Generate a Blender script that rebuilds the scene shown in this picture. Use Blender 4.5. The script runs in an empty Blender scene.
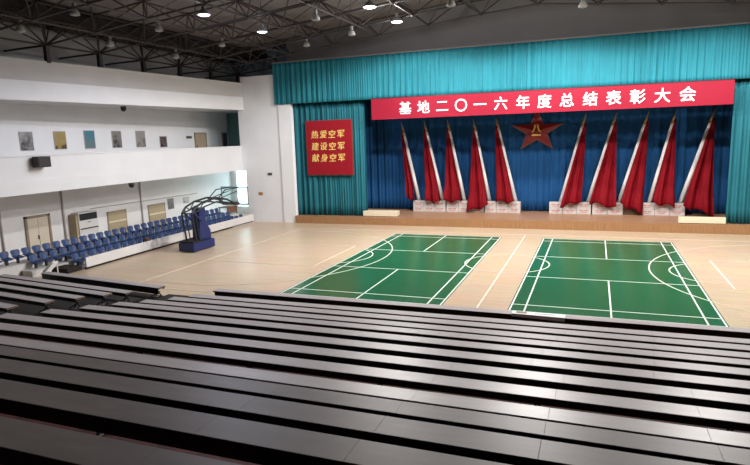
import bpy, math, random
from mathutils import Vector, Matrix
random.seed(7)
S = bpy.context.scene
COL = S.collection

# ------------------------------------------------------------------ camera
cam_d = bpy.data.cameras.new('camera')
cam = bpy.data.objects.new('camera', cam_d); COL.objects.link(cam)
pitch, yaw, roll = -0.164, 0.366, -0.031
fwd = Vector((-math.sin(yaw)*math.cos(pitch), math.cos(yaw)*math.cos(pitch), math.sin(pitch)))
rt0 = Vector((math.cos(yaw), math.sin(yaw), 0)); up0 = rt0.cross(fwd)
rt = rt0*math.cos(roll) + up0*math.sin(roll); up = -rt0*math.sin(roll) + up0*math.cos(roll)
mw = Matrix((rt, up, -fwd)).transposed().to_4x4(); mw.translation = (2.441, -31.594, 5.638)
cam.matrix_world = mw
cam_d.sensor_fit = 'HORIZONTAL'; cam_d.sensor_width = 36.0; cam_d.lens = 576.65/750*36.0
cam_d.clip_end = 300
S.camera = cam

# ------------------------------------------------------------------ world, lamps' light, exposure
w = bpy.data.worlds.new('daylight'); S.world = w; w.use_nodes = True
bg = w.node_tree.nodes['Background']
bg.inputs['Color'].default_value = (0.80, 0.92, 1.0, 1); bg.inputs['Strength'].default_value = 4.5
S.view_settings.view_transform = 'Standard'; S.view_settings.look = 'None'
S.view_settings.exposure = 0.32; S.view_settings.gamma = 1.0
S.view_settings.use_curve_mapping = False

def lamp_light(x, y, z, power, color, size=0.42):
    d = bpy.data.lights.new('hall_lamp_light', 'SPOT'); d.spot_size = math.radians(166); d.spot_blend = 0.22
    d.shadow_soft_size = size/2; d.energy = power*2.1; d.color = color
    o = bpy.data.objects.new('hall_lamp_light', d); COL.objects.link(o); o.location = (x, y, z)
    return o
def lamp_leak(x, y, z, power, color):
    # the light that leaves the lamp's open glass sideways and upwards
    d = bpy.data.lights.new('hall_lamp_spill', 'POINT'); d.shadow_soft_size = 0.2
    d.energy = power; d.color = color
    o = bpy.data.objects.new('hall_lamp_spill', d); COL.objects.link(o); o.location = (x, y, z)
WHITE = (1.0, 0.965, 0.93)
VIOLET = (0.80, 0.82, 1.0)
LIT = [(-12.77, -10.77, 10.8, 520, VIOLET), (-12.76, -6.30, 10.8, 150, (0.80, 0.86, 1.0)),
       (-7.40, -5.68, 11.5, 1100, WHITE), (-7.40, -1.79, 11.5, 1200, WHITE)]
for x, y, z, p, c in LIT:
    lamp_light(x, y, z - 0.06, p, c)
    lamp_leak(x, y, z - 0.25, p*0.18, c)
# the further lit high bay lamps of the hall, above the photograph's top edge
for x, y, p in [(0.0, -6.2, 1050), (0.0, -2.2, 950), (7.4, -6.2, 1050), (7.4, -2.2, 600), (14.0, -8.5, 1300)]:
    lamp_light(x, y, 11.3, p, WHITE); lamp_leak(x, y, 11.0, p*0.18, WHITE)

# ------------------------------------------------------------------ materials
MATS = {}
def mat(name, col, rough=0.6, metal=0.0, var=0.0, scale=6.0, spec=0.5, emit=None, estr=0.0, stretch=None, bump=0.0):
    if name in MATS: return MATS[name]
    m = bpy.data.materials.new(name); m.use_nodes = True; nt = m.node_tree
    b = nt.nodes['Principled BSDF']
    b.inputs['Base Color'].default_value = (*col, 1); b.inputs['Roughness'].default_value = rough
    b.inputs['Metallic'].default_value = metal; b.inputs['Specular IOR Level'].default_value = spec
    if emit:
        b.inputs['Emission Color'].default_value = (*emit, 1); b.inputs['Emission Strength'].default_value = estr
    if var > 0:
        tc = nt.nodes.new('ShaderNodeTexCoord'); mp = nt.nodes.new('ShaderNodeMapping')
        if stretch: mp.inputs['Scale'].default_value = stretch
        nz = nt.nodes.new('ShaderNodeTexNoise'); nz.inputs['Scale'].default_value = scale; nz.inputs['Detail'].default_value = 4
        rp = nt.nodes.new('ShaderNodeValToRGB')
        rp.color_ramp.elements[0].position = 0.3; rp.color_ramp.elements[1].position = 0.7
        rp.color_ramp.elements[0].color = (*[c*(1-var) for c in col], 1)
        rp.color_ramp.elements[1].color = (*[min(1, c*(1+var)) for c in col], 1)
        nt.links.new(tc.outputs['Object'], mp.inputs['Vector']); nt.links.new(mp.outputs['Vector'], nz.inputs['Vector'])
        nt.links.new(nz.outputs['Fac'], rp.inputs['Fac']); nt.links.new(rp.outputs['Color'], b.inputs['Base Color'])
        if bump > 0:
            bp = nt.nodes.new('ShaderNodeBump'); bp.inputs['Strength'].default_value = bump
            nt.links.new(nz.outputs['Fac'], bp.inputs['Height']); nt.links.new(bp.outputs['Normal'], b.inputs['Normal'])
    MATS[name] = m
    return m

def wood_floor():
    m = bpy.data.materials.new('maple_floor'); m.use_nodes = True; nt = m.node_tree
    b = nt.nodes['Principled BSDF']; b.inputs['Roughness'].default_value = 0.33; b.inputs['Specular IOR Level'].default_value = 0.5
    tc = nt.nodes.new('ShaderNodeTexCoord'); mp = nt.nodes.new('ShaderNodeMapping')
    br = nt.nodes.new('ShaderNodeTexBrick')
    br.inputs['Color1'].default_value = (0.69, 0.53, 0.375, 1); br.inputs['Color2'].default_value = (0.62, 0.47, 0.32, 1)
    br.inputs['Mortar'].default_value = (0.36, 0.25, 0.155, 1); br.inputs['Mortar Size'].default_value = 0.004
    br.inputs['Scale'].default_value = 1.0; br.inputs['Brick Width'].default_value = 1.9; br.inputs['Row Height'].default_value = 0.13
    nz = nt.nodes.new('ShaderNodeTexNoise'); nz.inputs['Scale'].default_value = 0.7; nz.inputs['Detail'].default_value = 3
    mx = nt.nodes.new('ShaderNodeMix'); mx.data_type = 'RGBA'; mx.blend_type = 'MULTIPLY'; mx.inputs['Factor'].default_value = 0.25
    nt.links.new(tc.outputs['Object'], mp.inputs['Vector']); nt.links.new(mp.outputs['Vector'], br.inputs['Vector'])
    nt.links.new(tc.outputs['Object'], nz.inputs['Vector'])
    nt.links.new(br.outputs['Color'], mx.inputs['A']); nt.links.new(nz.outputs['Color'], mx.inputs['B'])
    nt.links.new(mx.outputs['Result'], b.inputs['Base Color'])
    MATS['floor'] = m
    return m

M_floor = wood_floor()
M_white = mat('white_paint', (0.86, 0.87, 0.89), 0.7, var=0.03, scale=0.8)
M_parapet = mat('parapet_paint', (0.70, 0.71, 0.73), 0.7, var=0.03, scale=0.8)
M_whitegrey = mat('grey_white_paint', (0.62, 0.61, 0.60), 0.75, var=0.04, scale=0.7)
M_teal_wall = mat('teal_wall_paint', (0.10, 0.24, 0.22), 0.7, var=0.06, scale=1.0)
M_roof = mat('roof_deck', (0.20, 0.18, 0.178), 0.85, var=0.12, scale=0.6)
M_steel = mat('dark_truss_steel', (0.032, 0.025, 0.024), 0.55, var=0.15, scale=2.0)
M_gable = mat('gable_grey', (0.17, 0.165, 0.17), 0.85, var=0.06, scale=0.5)
M_green = mat('court_green', (0.014, 0.120, 0.046), 0.24, var=0.10, scale=0.5, stretch=(1, 0.25, 1), spec=0.35)
M_line = mat('line_white', (0.82, 0.86, 0.82), 0.5, var=0.03, scale=9)
M_stage_front = mat('stage_veneer', (0.35, 0.185, 0.085), 0.45, var=0.18, scale=5, stretch=(4, 1, 0.4))
M_stage_top = mat('stage_boards', (0.40, 0.22, 0.125), 0.40, var=0.12, scale=2, stretch=(0.4, 5, 1))
M_cream = mat('cream_board', (0.78, 0.70, 0.52), 0.6, var=0.03, scale=3)
M_val = mat('valance_teal', (0.018, 0.18, 0.232), 0.7, spec=0.2, var=0.10, scale=1.2, stretch=(3, 1, 0.4))
M_teal = mat('curtain_teal', (0.020, 0.145, 0.185), 0.75, spec=0.15, var=0.12, scale=1.2, stretch=(3, 1, 0.4))
M_blue = mat('curtain_blue', (0.013, 0.078, 0.22), 0.8, spec=0.15, var=0.14, scale=1.2, stretch=(3, 1, 0.4))
M_banner = mat('banner_red', (0.27, 0.008, 0.027), 0.65, spec=0.2, var=0.05, scale=0.6)
M_board = mat('board_red', (0.29, 0.008, 0.018), 0.6, spec=0.2, var=0.04, scale=1)
M_gold = mat('gold_paint', (0.85, 0.56, 0.16), 0.45, var=0.05, scale=4)
M_letter = mat('letter_white', (0.9, 0.9, 0.9), 0.5, var=0.02, scale=4)
M_flag = mat('flag_red', (0.20, 0.004, 0.010), 0.75, spec=0.12, var=0.18, scale=1.6, stretch=(3, 1, 0.6))
M_pole = mat('flag_pole_white', (0.90, 0.86, 0.84), 0.5, var=0.04, scale=3)
M_goldtip = mat('flag_gold', (0.45, 0.27, 0.10), 0.4, metal=0.3, var=0.1, scale=5)
M_star = mat('star_red', (0.26, 0.010, 0.014), 0.45, var=0.06, scale=2)
M_starrim = mat('star_rim', (0.22, 0.10, 0.07), 0.4, metal=0.4, var=0.06, scale=5)
M_carton = mat('carton_white', (0.58, 0.54, 0.52), 0.7, var=0.04, scale=5)
M_print = mat('carton_print', (0.50, 0.16, 0.15), 0.7, var=0.35, scale=16)
M_brown = mat('carton_brown', (0.10, 0.045, 0.025), 0.7, var=0.1, scale=4)
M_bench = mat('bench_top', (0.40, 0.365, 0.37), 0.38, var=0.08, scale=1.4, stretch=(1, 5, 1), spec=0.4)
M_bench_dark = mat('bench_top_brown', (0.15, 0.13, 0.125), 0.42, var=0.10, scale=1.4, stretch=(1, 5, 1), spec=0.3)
M_redseat = mat('folded_red_seat', (0.09, 0.014, 0.011), 0.7, var=0.8, scale=7)
M_benchend = mat('bench_edge', (0.15, 0.105, 0.07), 0.5, var=0.10, scale=4)
M_black = mat('black_steel', (0.008, 0.006, 0.006), 0.5, var=0.2, scale=4)
M_frame = mat('bench_leg_steel', (0.03, 0.032, 0.038), 0.4, metal=0.5, var=0.1, scale=4)
M_deck = mat('tier_deck', (0.09, 0.018, 0.015), 0.7, var=0.7, scale=3.5, stretch=(1, 4, 1))
M_riser = mat('tier_riser', (0.010, 0.006, 0.006), 0.8, var=0.2, scale=3)
M_seat = mat('seat_blue', (0.026, 0.060, 0.17), 0.42, var=0.08, scale=3)
M_seatleg = mat('seat_bracket', (0.04, 0.05, 0.08), 0.5, var=0.05, scale=4)
M_tread = mat('stand_tread', (0.58, 0.57, 0.54), 0.6, var=0.06, scale=2)
M_panel = mat('stand_panel', (0.70, 0.69, 0.68), 0.5, var=0.05, scale=1.5)
M_navy = mat('hoop_navy', (0.012, 0.024, 0.115), 0.4, var=0.06, scale=3)
M_hoopsteel = mat('hoop_arm', (0.022, 0.03, 0.034), 0.4, metal=0.3, var=0.1, scale=5)
M_rim = mat('rim_dark_red', (0.20, 0.04, 0.03), 0.45, var=0.05, scale=5)
M_lampbody = mat('lamp_body', (0.22, 0.21, 0.21), 0.5, metal=0.3, var=0.05, scale=5)
M_reflector = mat('lamp_reflector', (0.34, 0.33, 0.32), 0.4, var=0.03, scale=5)
M_beige = mat('beige_board', (0.46, 0.38, 0.25), 0.6, var=0.06, scale=2, stretch=(1, 1, 6))
M_door = mat('door_cream', (0.74, 0.67, 0.56), 0.55, var=0.05, scale=2)
M_frame_wood = mat('door_frame', (0.30, 0.235, 0.17), 0.55, var=0.06, scale=3)
M_ac = mat('aircon_white', (0.74, 0.74, 0.74), 0.45, var=0.02, scale=3)
M_dark = mat('dark_plastic', (0.015, 0.014, 0.018), 0.5, var=0.1, scale=6)
M_pipe = mat('pipe_grey', (0.45, 0.42, 0.40), 0.5, var=0.05, scale=4)
M_orange = mat('orange_plate', (0.45, 0.20, 0.09), 0.5, var=0.05, scale=5)
M_greyplate = mat('dark_plate', (0.05, 0.05, 0.055), 0.5, var=0.05, scale=5)
M_whiteplastic = mat('white_plastic', (0.82, 0.82, 0.82), 0.4, var=0.02, scale=4)
M_bag = mat('brown_bag', (0.09, 0.035, 0.02), 0.7, var=0.2, scale=6)
M_desk = mat('desk_wood', (0.17, 0.07, 0.035), 0.5, var=0.15, scale=3)
M_roof_glow = mat('roof_glow_panel', (0.7, 0.8, 0.8), 0.3, var=0.02, scale=2, emit=(0.7, 0.95, 1.0), estr=0.75)

def glass_mat():
    m = bpy.data.materials.new('clear_glass'); m.use_nodes = True; nt = m.node_tree
    out = nt.nodes['Material Output']; nt.nodes.remove(nt.nodes['Principled BSDF'])
    t = nt.nodes.new('ShaderNodeBsdfTransparent'); t.inputs['Color'].default_value = (0.90, 0.97, 0.96, 1)
    g = nt.nodes.new('ShaderNodeBsdfGlossy'); g.inputs['Roughness'].default_value = 0.05
    mx = nt.nodes.new('ShaderNodeMixShader'); mx.inputs['Fac'].default_value = 0.10
    nt.links.new(t.outputs[0], mx.inputs[1]); nt.links.new(g.outputs[0], mx.inputs[2]); nt.links.new(mx.outputs[0], out.inputs['Surface'])
    return m
M_glass = glass_mat()
def picture_mat(name, c1, c2, c3, seed):
    m = bpy.data.materials.new(name); m.use_nodes = True; nt = m.node_tree; b = nt.nodes['Principled BSDF']
    b.inputs['Roughness'].default_value = 0.4
    tc = nt.nodes.new('ShaderNodeTexCoord'); mp = nt.nodes.new('ShaderNodeMapping'); mp.inputs['Location'].default_value = (seed, seed*2.3, 0)
    nz = nt.nodes.new('ShaderNodeTexNoise'); nz.inputs['Scale'].default_value = 3.2; nz.inputs['Detail'].default_value = 3
    sep = nt.nodes.new('ShaderNodeSeparateXYZ'); ad = nt.nodes.new('ShaderNodeMath'); ad.operation = 'ADD'
    rp = nt.nodes.new('ShaderNodeValToRGB'); rp.color_ramp.interpolation = 'LINEAR'
    e = rp.color_ramp.elements; e[0].position = 0.48; e[0].color = (*c1, 1); e[1].position = 0.80; e[1].color = (*c3, 1)
    k = e.new(0.60); k.color = (*c2, 1)
    nt.links.new(tc.outputs['Generated'], sep.inputs[0]); nt.links.new(tc.outputs['Object'], mp.inputs['Vector']); nt.links.new(mp.outputs[0], nz.inputs['Vector'])
    ml = nt.nodes.new('ShaderNodeMath'); ml.operation = 'MULTIPLY'; ml.inputs[1].default_value = 0.30
    nt.links.new(sep.outputs['Z'], ml.inputs[0]); nt.links.new(ml.outputs[0], ad.inputs[0]); nt.links.new(nz.outputs['Fac'], ad.inputs[1])
    nt.links.new(ad.outputs[0], rp.inputs['Fac']); nt.links.new(rp.outputs['Color'], b.inputs['Base Color'])
    return m

# ------------------------------------------------------------------ mesh helpers
class MB:
    def __init__(s): s.v = []; s.f = []
    def add(s, vs, fs):
        n = len(s.v); s.v += [tuple(p) for p in vs]; s.f += [tuple(i+n for i in f) for f in fs]; return s
    def box(s, x0, x1, y0, y1, z0, z1):
        return s.add([(x0,y0,z0),(x1,y0,z0),(x1,y1,z0),(x0,y1,z0),(x0,y0,z1),(x1,y0,z1),(x1,y1,z1),(x0,y1,z1)],
                     [(0,3,2,1),(4,5,6,7),(0,1,5,4),(1,2,6,5),(2,3,7,6),(3,0,4,7)])
    def prism(s, pts, d):
        # pts: ordered 3D outline; d: extrusion vector
        n = len(pts); a = [Vector(p) for p in pts]; b = [p + Vector(d) for p in a]
        return s.add(a+b, [tuple(range(n))[::-1], tuple(range(n, 2*n))] + [(i, (i+1) % n, n+(i+1) % n, n+i) for i in range(n)])
    def slab_xy(s, pts, z0, z1):
        return s.prism([(x, y, z0) for x, y in pts], (0, 0, z1-z0))
    def tube(s, a, b, r, n=8, r2=None, caps=True):
        a = Vector(a); b = Vector(b); d = (b-a).normalized(); r2 = r if r2 is None else r2
        u = d.cross(Vector((0, 0, 1)));
        if u.length < 1e-4: u = Vector((1, 0, 0))
        u.normalize(); w_ = d.cross(u); vs = []
        for k, (c, rr) in enumerate(((a, r), (b, r2))):
            for i in range(n):
                t = 2*math.pi*i/n; vs.append(c + u*math.cos(t)*rr + w_*math.sin(t)*rr)
        fs = [(i, (i+1) % n, n+(i+1) % n, n+i) for i in range(n)]
        if caps: fs += [tuple(range(n))[::-1], tuple(range(n, 2*n))]
        return s.add(vs, fs)
    def path(s, pts, r, n=8):
        for a, b in zip(pts[:-1], pts[1:]): s.tube(a, b, r, n)
        return s
    def lathe(s, c, prof, n=20):
        # prof: list (radius, z)
        vs = []; fs = []
        for r, z in prof:
            for i in range(n):
                t = 2*math.pi*i/n; vs.append((c[0]+r*math.cos(t), c[1]+r*math.sin(t), c[2]+z))
        for k in range(len(prof)-1):
            for i in range(n): fs.append((k*n+i, k*n+(i+1) % n, (k+1)*n+(i+1) % n, (k+1)*n+i))
        return s.add(vs, fs)
    def sheet(s, fn, nu, nv):
        vs = [fn(i/nu, j/nv) for j in range(nv+1) for i in range(nu+1)]
        fs = [(j*(nu+1)+i, j*(nu+1)+i+1, (j+1)*(nu+1)+i+1, (j+1)*(nu+1)+i) for j in range(nv) for i in range(nu)]
        return s.add(vs, fs)
    def ball(s, c, r, n=8, m=5):
        return s.lathe(c, [(max(1e-4, r*math.sin(math.pi*k/m)), -r*math.cos(math.pi*k/m)) for k in range(m+1)], n)

def tag(o, label=None, cat=None, group=None, kind=None):
    if label: o['label'] = label
    if cat: o['category'] = cat
    if group: o['group'] = group
    if kind: o['kind'] = kind
    return o
def build(name, mb, m, parent=None, local=False, bevel=0.0, smooth=False, solid=0.0):
    off = Vector((0, 0, 0)) if (parent is None or local) else world_loc(parent)
    me = bpy.data.meshes.new(name)
    me.from_pydata([tuple(Vector(p)-off) for p in mb.v], [], mb.f); me.validate(); me.update()
    me.materials.append(m)
    o = bpy.data.objects.new(name, me); COL.objects.link(o)
    if parent is not None: o.parent = parent
    if smooth:
        for p in me.polygons: p.use_smooth = True
    if solid:
        md = o.modifiers.new('thickness', 'SOLIDIFY'); md.thickness = solid; md.offset = 0
    if bevel:
        md = o.modifiers.new('bevel', 'BEVEL'); md.width = bevel; md.segments = 2; md.limit_method = 'ANGLE'
    return o
def world_loc(o):
    p = Vector((0, 0, 0))
    while o is not None:
        p = p + Vector(o.location); o = o.parent
    return p
def empty(name, loc, label=None, cat=None, group=None):
    o = bpy.data.objects.new(name, None); COL.objects.link(o); o.location = loc; o.empty_display_size = 0.2
    return tag(o, label, cat, group)
def struct(name, mb, m, **k):
    return tag(build(name, mb, m, **k), kind='structure')
KIDS = {}
def copy_tree(o, parent=None):
    c = o.copy(); COL.objects.link(c)
    if parent is not None: c.parent = parent
    for ch in [x for x in o.children]: copy_tree(ch, c)
    return c
def ordinal(n):
    w_ = ['', 'first', 'second', 'third', 'fourth', 'fifth', 'sixth', 'seventh', 'eighth', 'ninth', 'tenth', 'eleventh', 'twelfth', 'thirteenth',
          'fourteenth', 'fifteenth', 'sixteenth', 'seventeenth', 'eighteenth', 'nineteenth', 'twentieth']
    if n <= 20: return w_[n]
    t = {2: 'twenty', 3: 'thirty'}[n//10]
    return t+'-'+w_[n % 10] if n % 10 else {2: 'twentieth', 3: 'thirtieth'}[n//10]
def text_mesh(name, s, size, m, parent, loc, bold=0.0, extrude=0.01, spacing=1.0, shear=0.0):
    """one line of upright lettering centred on loc, facing -Y"""
    cu = bpy.data.curves.new(name, 'FONT'); cu.body = s; cu.size = size; cu.align_x = 'CENTER'; cu.align_y = 'CENTER'
    cu.extrude = extrude; cu.space_character = spacing; cu.shear = shear; cu.resolution_u = 3
    tmp = bpy.data.objects.new('tmp_text', cu); COL.objects.link(tmp)
    dg = bpy.context.evaluated_depsgraph_get(); dg.update()
    me0 = bpy.data.meshes.new_from_object(tmp.evaluated_get(dg))
    bpy.data.objects.remove(tmp)
    mb = MB()
    offs = ((0, 0),) if not bold else ((-bold, -bold*0.7), (bold, bold*0.7), (-bold, bold*0.7), (bold, -bold*0.7))
    for q, (dx, dy) in enumerate(offs):
        dz = 0.004*q
        mb.add([(v.co.x+dx, v.co.y+dy, v.co.z+dz) for v in me0.vertices], [tuple(p.vertices) for p in me0.polygons])
    me = bpy.data.meshes.new(name); me.from_pydata(mb.v, [], mb.f); me.update()
    bpy.data.meshes.remove(me0)
    me.materials.clear(); me.materials.append(m)
    o = bpy.data.objects.new(name, me); COL.objects.link(o); o.parent = parent
    # centre the glyph box
    xs = [v.co.x for v in me.vertices]; ys = [v.co.y for v in me.vertices]
    if xs:
        cx = (min(xs)+max(xs))/2; cy = (min(ys)+max(ys))/2
        me.transform(Matrix.Translation((-cx, -cy, 0)))
    o.rotation_euler = (math.pi/2, 0, 0); o.location = Vector(loc) - world_loc(parent)
    return o

# ------------------------------------------------------------------ room shell
XL, XR, YB, CX = -24.3, 22.2, -35.0, -1.05
struct('floor', MB().box(XL-0.2, XR, YB, 9.6, -0.2, 0), M_floor)
struct('wall_left', MB().box(XL-0.25, XL, YB, 7.15, 0, 13.4), M_white)
struct('wall_right', MB().box(XR, XR+0.25, YB, 9.6, 0, 13.4), mat('right_wall_grey', (0.65, 0.65, 0.65), 0.8, var=0.05, scale=1))
struct('wall_back', MB().box(XL, XR, YB-0.25, YB, 0, 14.5), mat('back_wall_grey', (0.10, 0.10, 0.10), 0.8, var=0.05, scale=1))
# front wall either side of the stage
struct('wall_front_left', MB().box(-20.45, -17.55, 3.2, 3.5, 0, 9.95).box(-20.78, -20.45, 3.2, 3.5, 3.63, 9.5), M_white)
struct('trim_1', MB().box(-17.55, -16.62, 3.12, 3.5, 0, 7.97), M_white)          # white pillar beside the curtain
struct('wall_front_right', MB().box(14.6, XR, 3.2, 3.5, 0, 9.95), M_white)
struct('wall_gable', MB().box(-17.5, XR, 4.6, 4.8, 8.4, 14.2), M_gable)
struct('wall_stage_back', MB().box(-17.5, 15.2, 8.3, 8.5, 0, 12.5), M_gable)
struct('wall_stage_left', MB().box(-17.5, -17.3, 3.5, 8.3, 0, 8.4), M_gable)
struct('wall_stage_right', MB().box(15.0, 15.2, 3.5, 8.3, 0, 8.4), M_gable)
struct('ceiling_stage', MB().box(-17.5, 15.2, 4.8, 8.3, 8.4, 8.6), M_gable)
# end wall of the two side galleries, with a bright window below
YE = 6.9
gw = MB().box(XL, -20.45, YE, YE+0.25, 4.2, 9.4)
struct('wall_gallery_end', gw, M_teal_wall); struct('wall_gallery_end_top', MB().box(XL, -17.5, YE, YE+0.25, 9.4, 13.0), mat('bluish_lit_wall', (0.50, 0.58, 0.66), 0.7, var=0.05, scale=1))  # pale blue of the top part is bluish light put into its colour
lw = MB().box(XL, -20.45, YE, YE+0.25, 3.7, 4.2).box(-20.45, -17.5, YE, YE+0.25, 3.7, 9.4).box(XL, -17.5, YE, YE+0.25, 0, 0.5).box(XL, XL+0.35, YE, YE+0.25, 0.5, 3.7).box(-20.2, -17.5, YE, YE+0.25, 0.5, 3.7).box(XL+0.35, -20.2, YE, YE+0.25, 3.45, 3.7)
struct('wall_gallery_end_lower', lw, M_white)
win = struct('window_1', MB().box(XL+0.35, -20.2, YE+0.08, YE+0.16, 0.5, 0.58).box(XL+0.35, -20.2, YE+0.08, YE+0.16, 3.37, 3.45)
             .box(XL+0.35, XL+0.43, YE+0.08, YE+0.16, 0.58, 3.37).box(-20.28, -20.2, YE+0.08, YE+0.16, 0.58, 3.37)
             .box(-22.3, -22.22, YE+0.08, YE+0.16, 0.58, 3.37), M_white)
build('window_pane', MB().box(XL+0.43, -20.28, YE+0.11, YE+0.125, 0.58, 3.37), M_glass, win)

# roof: pitched deck over the space frame
def zb(x): return 10.3 + 0.100*(20.45 - abs(x-CX))
def zt(x): return zb(x) + 1.3
rp_ = [(XL-0.2, zt(XL)+0.3), (CX, zt(CX)+0.3), (XR+0.2, zt(XR)+0.3), (XR+0.2, zt(XR)+0.5), (CX, zt(CX)+0.5), (XL-0.2, zt(XL)+0.5)]
ceil = struct('ceiling', MB().prism([(x, YB, z) for x, z in rp_], (0, 9.6-YB, 0)), M_roof)
struct('wall_roof_end', MB().box(XL, -17.3, 9.4, 9.6, 9.5, 13), M_gable)

# galleries along the left wall
def slant(y):      # plan line of the upper fascia
    return -20.32 - (3.2-y)*0.0775
par = MB().box(-20.95, -20.70, -26, 3.2, 3.63, 5.26).box(-20.99, -20.66, -26, 3.2, 5.26, 5.32).box(-20.70, -20.67, -26, 3.2, 3.63, 4.22)
struct('wall_balcony', par, M_parapet)
struct('floor_balcony', MB().box(XL, -20.95, -26, YE, 3.66, 4.2), M_white)
fas = MB().slab_xy([(slant(-26)-0.3, -26), (slant(-26), -26), (slant(3.2), 3.2), (slant(3.2)-0.3, 3.2)], 7.75, 8.62)
struct('trim_2', fas, M_white)
fas2 = MB().slab_xy([(slant(-26)-0.36, -26), (slant(-26)-0.06, -26), (slant(3.2)-0.06, 3.2), (slant(3.2)-0.36, 3.2)], 8.62, 9.50)
fas2.slab_xy([(slant(-26)-0.38, -26), (slant(-26)-0.02, -26), (slant(3.2)-0.02, 3.2), (slant(3.2)-0.38, 3.2)], 9.50, 9.56)
struct('trim_3', fas2, M_whitegrey)
struct('ceiling_gallery', MB().slab_xy([(XL, -26), (slant(-26)-0.3, -26), (slant(3.2)-0.3, 3.2), (-20.45, 3.2), (-20.45, YE), (XL, YE)], 7.80, 8.0), M_whitegrey)
struct('ceiling_gallery_top', MB().slab_xy([(XL, -26), (slant(-26)-0.36, -26), (slant(3.2)-0.36, 3.2), (-20.6, YE), (XL, YE)], 9.35, 9.5), M_gable)
struct('wall_attic_left', MB().box(XL, XL+0.06, -26, YE, 9.5, 11.6), M_whitegrey)

# space frame
PX, PY = 2.98, 3.1
bx = [-21.5 + PX*i for i in range(15)]; by = [-10.95 + PY*j for j in range(-4, 7)]
tx = [-22.99 + PX*i for i in range(16)]; ty = [-12.5 + PY*j for j in range(-4, 8)]
def okb(x, y): return y < (8.5 if x < -17.5 else 4.4)
bc, tc_, wb, nd, hv = MB(), MB(), MB(), MB(), MB()
ye = [y for y in by if okb(-21.5, y)]
for y in ye:
    wb.tube((-21.5, y, zb(-21.5)), (-21.5, y, 11.5), 0.05, 6)
    wb.tube((-21.5, y, zb(-21.5)), (-21.5, y+PY/2, 11.5), 0.04, 6).tube((-21.5, y+PY, zb(-21.5)), (-21.5, y+PY/2, 11.5), 0.04, 6)
    wb.tube((-21.5, y, zb(-21.5)), (XL, y, zb(-21.5)-0.05), 0.05, 6)
hv.tube((-21.5, ye[0], 11.5), (-21.5, ye[-1]+1.0, 11.5), 0.10, 8)
for i, x in enumerate(bx):
    for j, y in enumerate(by):
        if not okb(x, y): continue
        p = (x, y, zb(x)); nd.ball(p, 0.10)
        if i+1 < len(bx) and okb(bx[i+1], y): bc.tube(p, (bx[i+1], y, zb(bx[i+1])), 0.045, 6, caps=False)
        if j+1 < len(by) and okb(x, by[j+1]): bc.tube(p, (x, by[j+1], zb(x)), 0.045, 6, caps=False)
        for a in (i, i+1):
            for b_ in (j, j+1):
                q = (tx[a], ty[b_], zt(tx[a]))
                if okb(q[0], q[1]): wb.tube(p, q, 0.034, 6, caps=False)
for i, x in enumerate(tx):
    for j, y in enumerate(ty):
        if not okb(x, y): continue
        p = (x, y, zt(x)); nd.ball(p, 0.10)
        if i+1 < len(tx) and okb(tx[i+1], y): tc_.tube(p, (tx[i+1], y, zt(tx[i+1])), 0.045, 6, caps=False)
        if j+1 < len(ty) and okb(x, ty[j+1]): (hv if i in (3, 5) else tc_).tube(p, (x, ty[j+1], zt(x)), 0.08 if i in (3, 5) else 0.045, 6, caps=False)
for y in by:
    if okb(-21.5, y): hv.box(-21.6, -21.4, y-0.1, y+0.1, 9.5, zb(-21.5))
tr = struct('ceiling_truss', bc, M_steel)
build('top_chord', tc_, M_steel, tr); build('web_member', wb, M_steel, tr); build('node_ball', nd, M_steel, tr); build('main_chord', hv, M_steel, tr)
struct('trim_4', MB().box(-21.35, -20.45, -26, 8.2, 11.45, 11.55).box(-20.5, -20.42, -26, 8.2, 11.45, 11.95), M_riser)  # dark catwalk
sk = MB()  # two small self-glowing panels just under the unbroken roof deck
for x, y in [(-15.2, -9.2), (-13.1, -8.2)]:
    sk.slab_xy([(x-0.35, y-1.2), (x+0.35, y-1.2), (x+0.35, y+1.2), (x-0.35, y+1.2)], zt(x)+0.20, zt(x)+0.24)
struct('roof_glow_patch', sk, M_roof_glow)

# ------------------------------------------------------------------ stage
struct('floor_stage', MB().box(-16.62, 15.0, 3.12, 8.3, 0, 0.5), M_stage_top)
st = MB().box(-16.62, 15.0, 3.02, 3.12, 0, 0.50)
struct('trim_5', st, M_stage_front)
for nm, x0, x1, y0, y1, lab in [('left', -11.75, -9.42, 3.35, 3.95, 'low cream block on the stage beside the teal curtain with the red board'),
                          ('right', 6.78, 9.02, 3.2, 3.42, 'low cream block on the stage beside the plain teal curtain')]:
    t = empty('stage_platform', ((x0+x1)/2, (y0+y1)/2, 0.5), lab, 'platform')
    build('platform_top', MB().box(x0, x1, y0, y1, 0.53, 0.86), M_cream, t, bevel=0.01)
    build('platform_base', MB().box(x0+0.06, x1-0.06, y0+0.06, y1-0.06, 0.5, 0.53), M_dark, t)

def curtain(name, x0, x1, z0, z1, y, amp, wl, m, label, cat='curtain', seed=1, ease=None, bottom_wave=0.0):
    rnd = random.Random(seed); n = max(24, int((x1-x0)/wl*10)); ph = [rnd.uniform(0, 6.28) for _ in range(5)]
    def fn(u, v):
        x = x0 + (x1-x0)*u; k = 2*math.pi/wl
        a = amp*(0.55+0.45*math.sin(x*0.9+ph[0]))
        yy = y + a*math.sin(k*x + 1.3*math.sin(x*0.8+ph[1]) + 0.25*v) + 0.35*amp*math.sin(2.3*k*x+ph[2]) + 0.3*amp*math.sin(0.37*k*x+ph[3])
        zz = z1 + (z0-z1)*v
        if v > 0.85 and bottom_wave: zz += bottom_wave*math.sin(x*2.1+ph[4])*(v-0.85)/0.15
        xx = x
        if ease: xx = ease(u, v, x)
        return (xx, yy, zz)
    o = build(name, MB().sheet(fn, n, 10), m, smooth=True, solid=0.015)
    return tag(o, label, cat)
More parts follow.
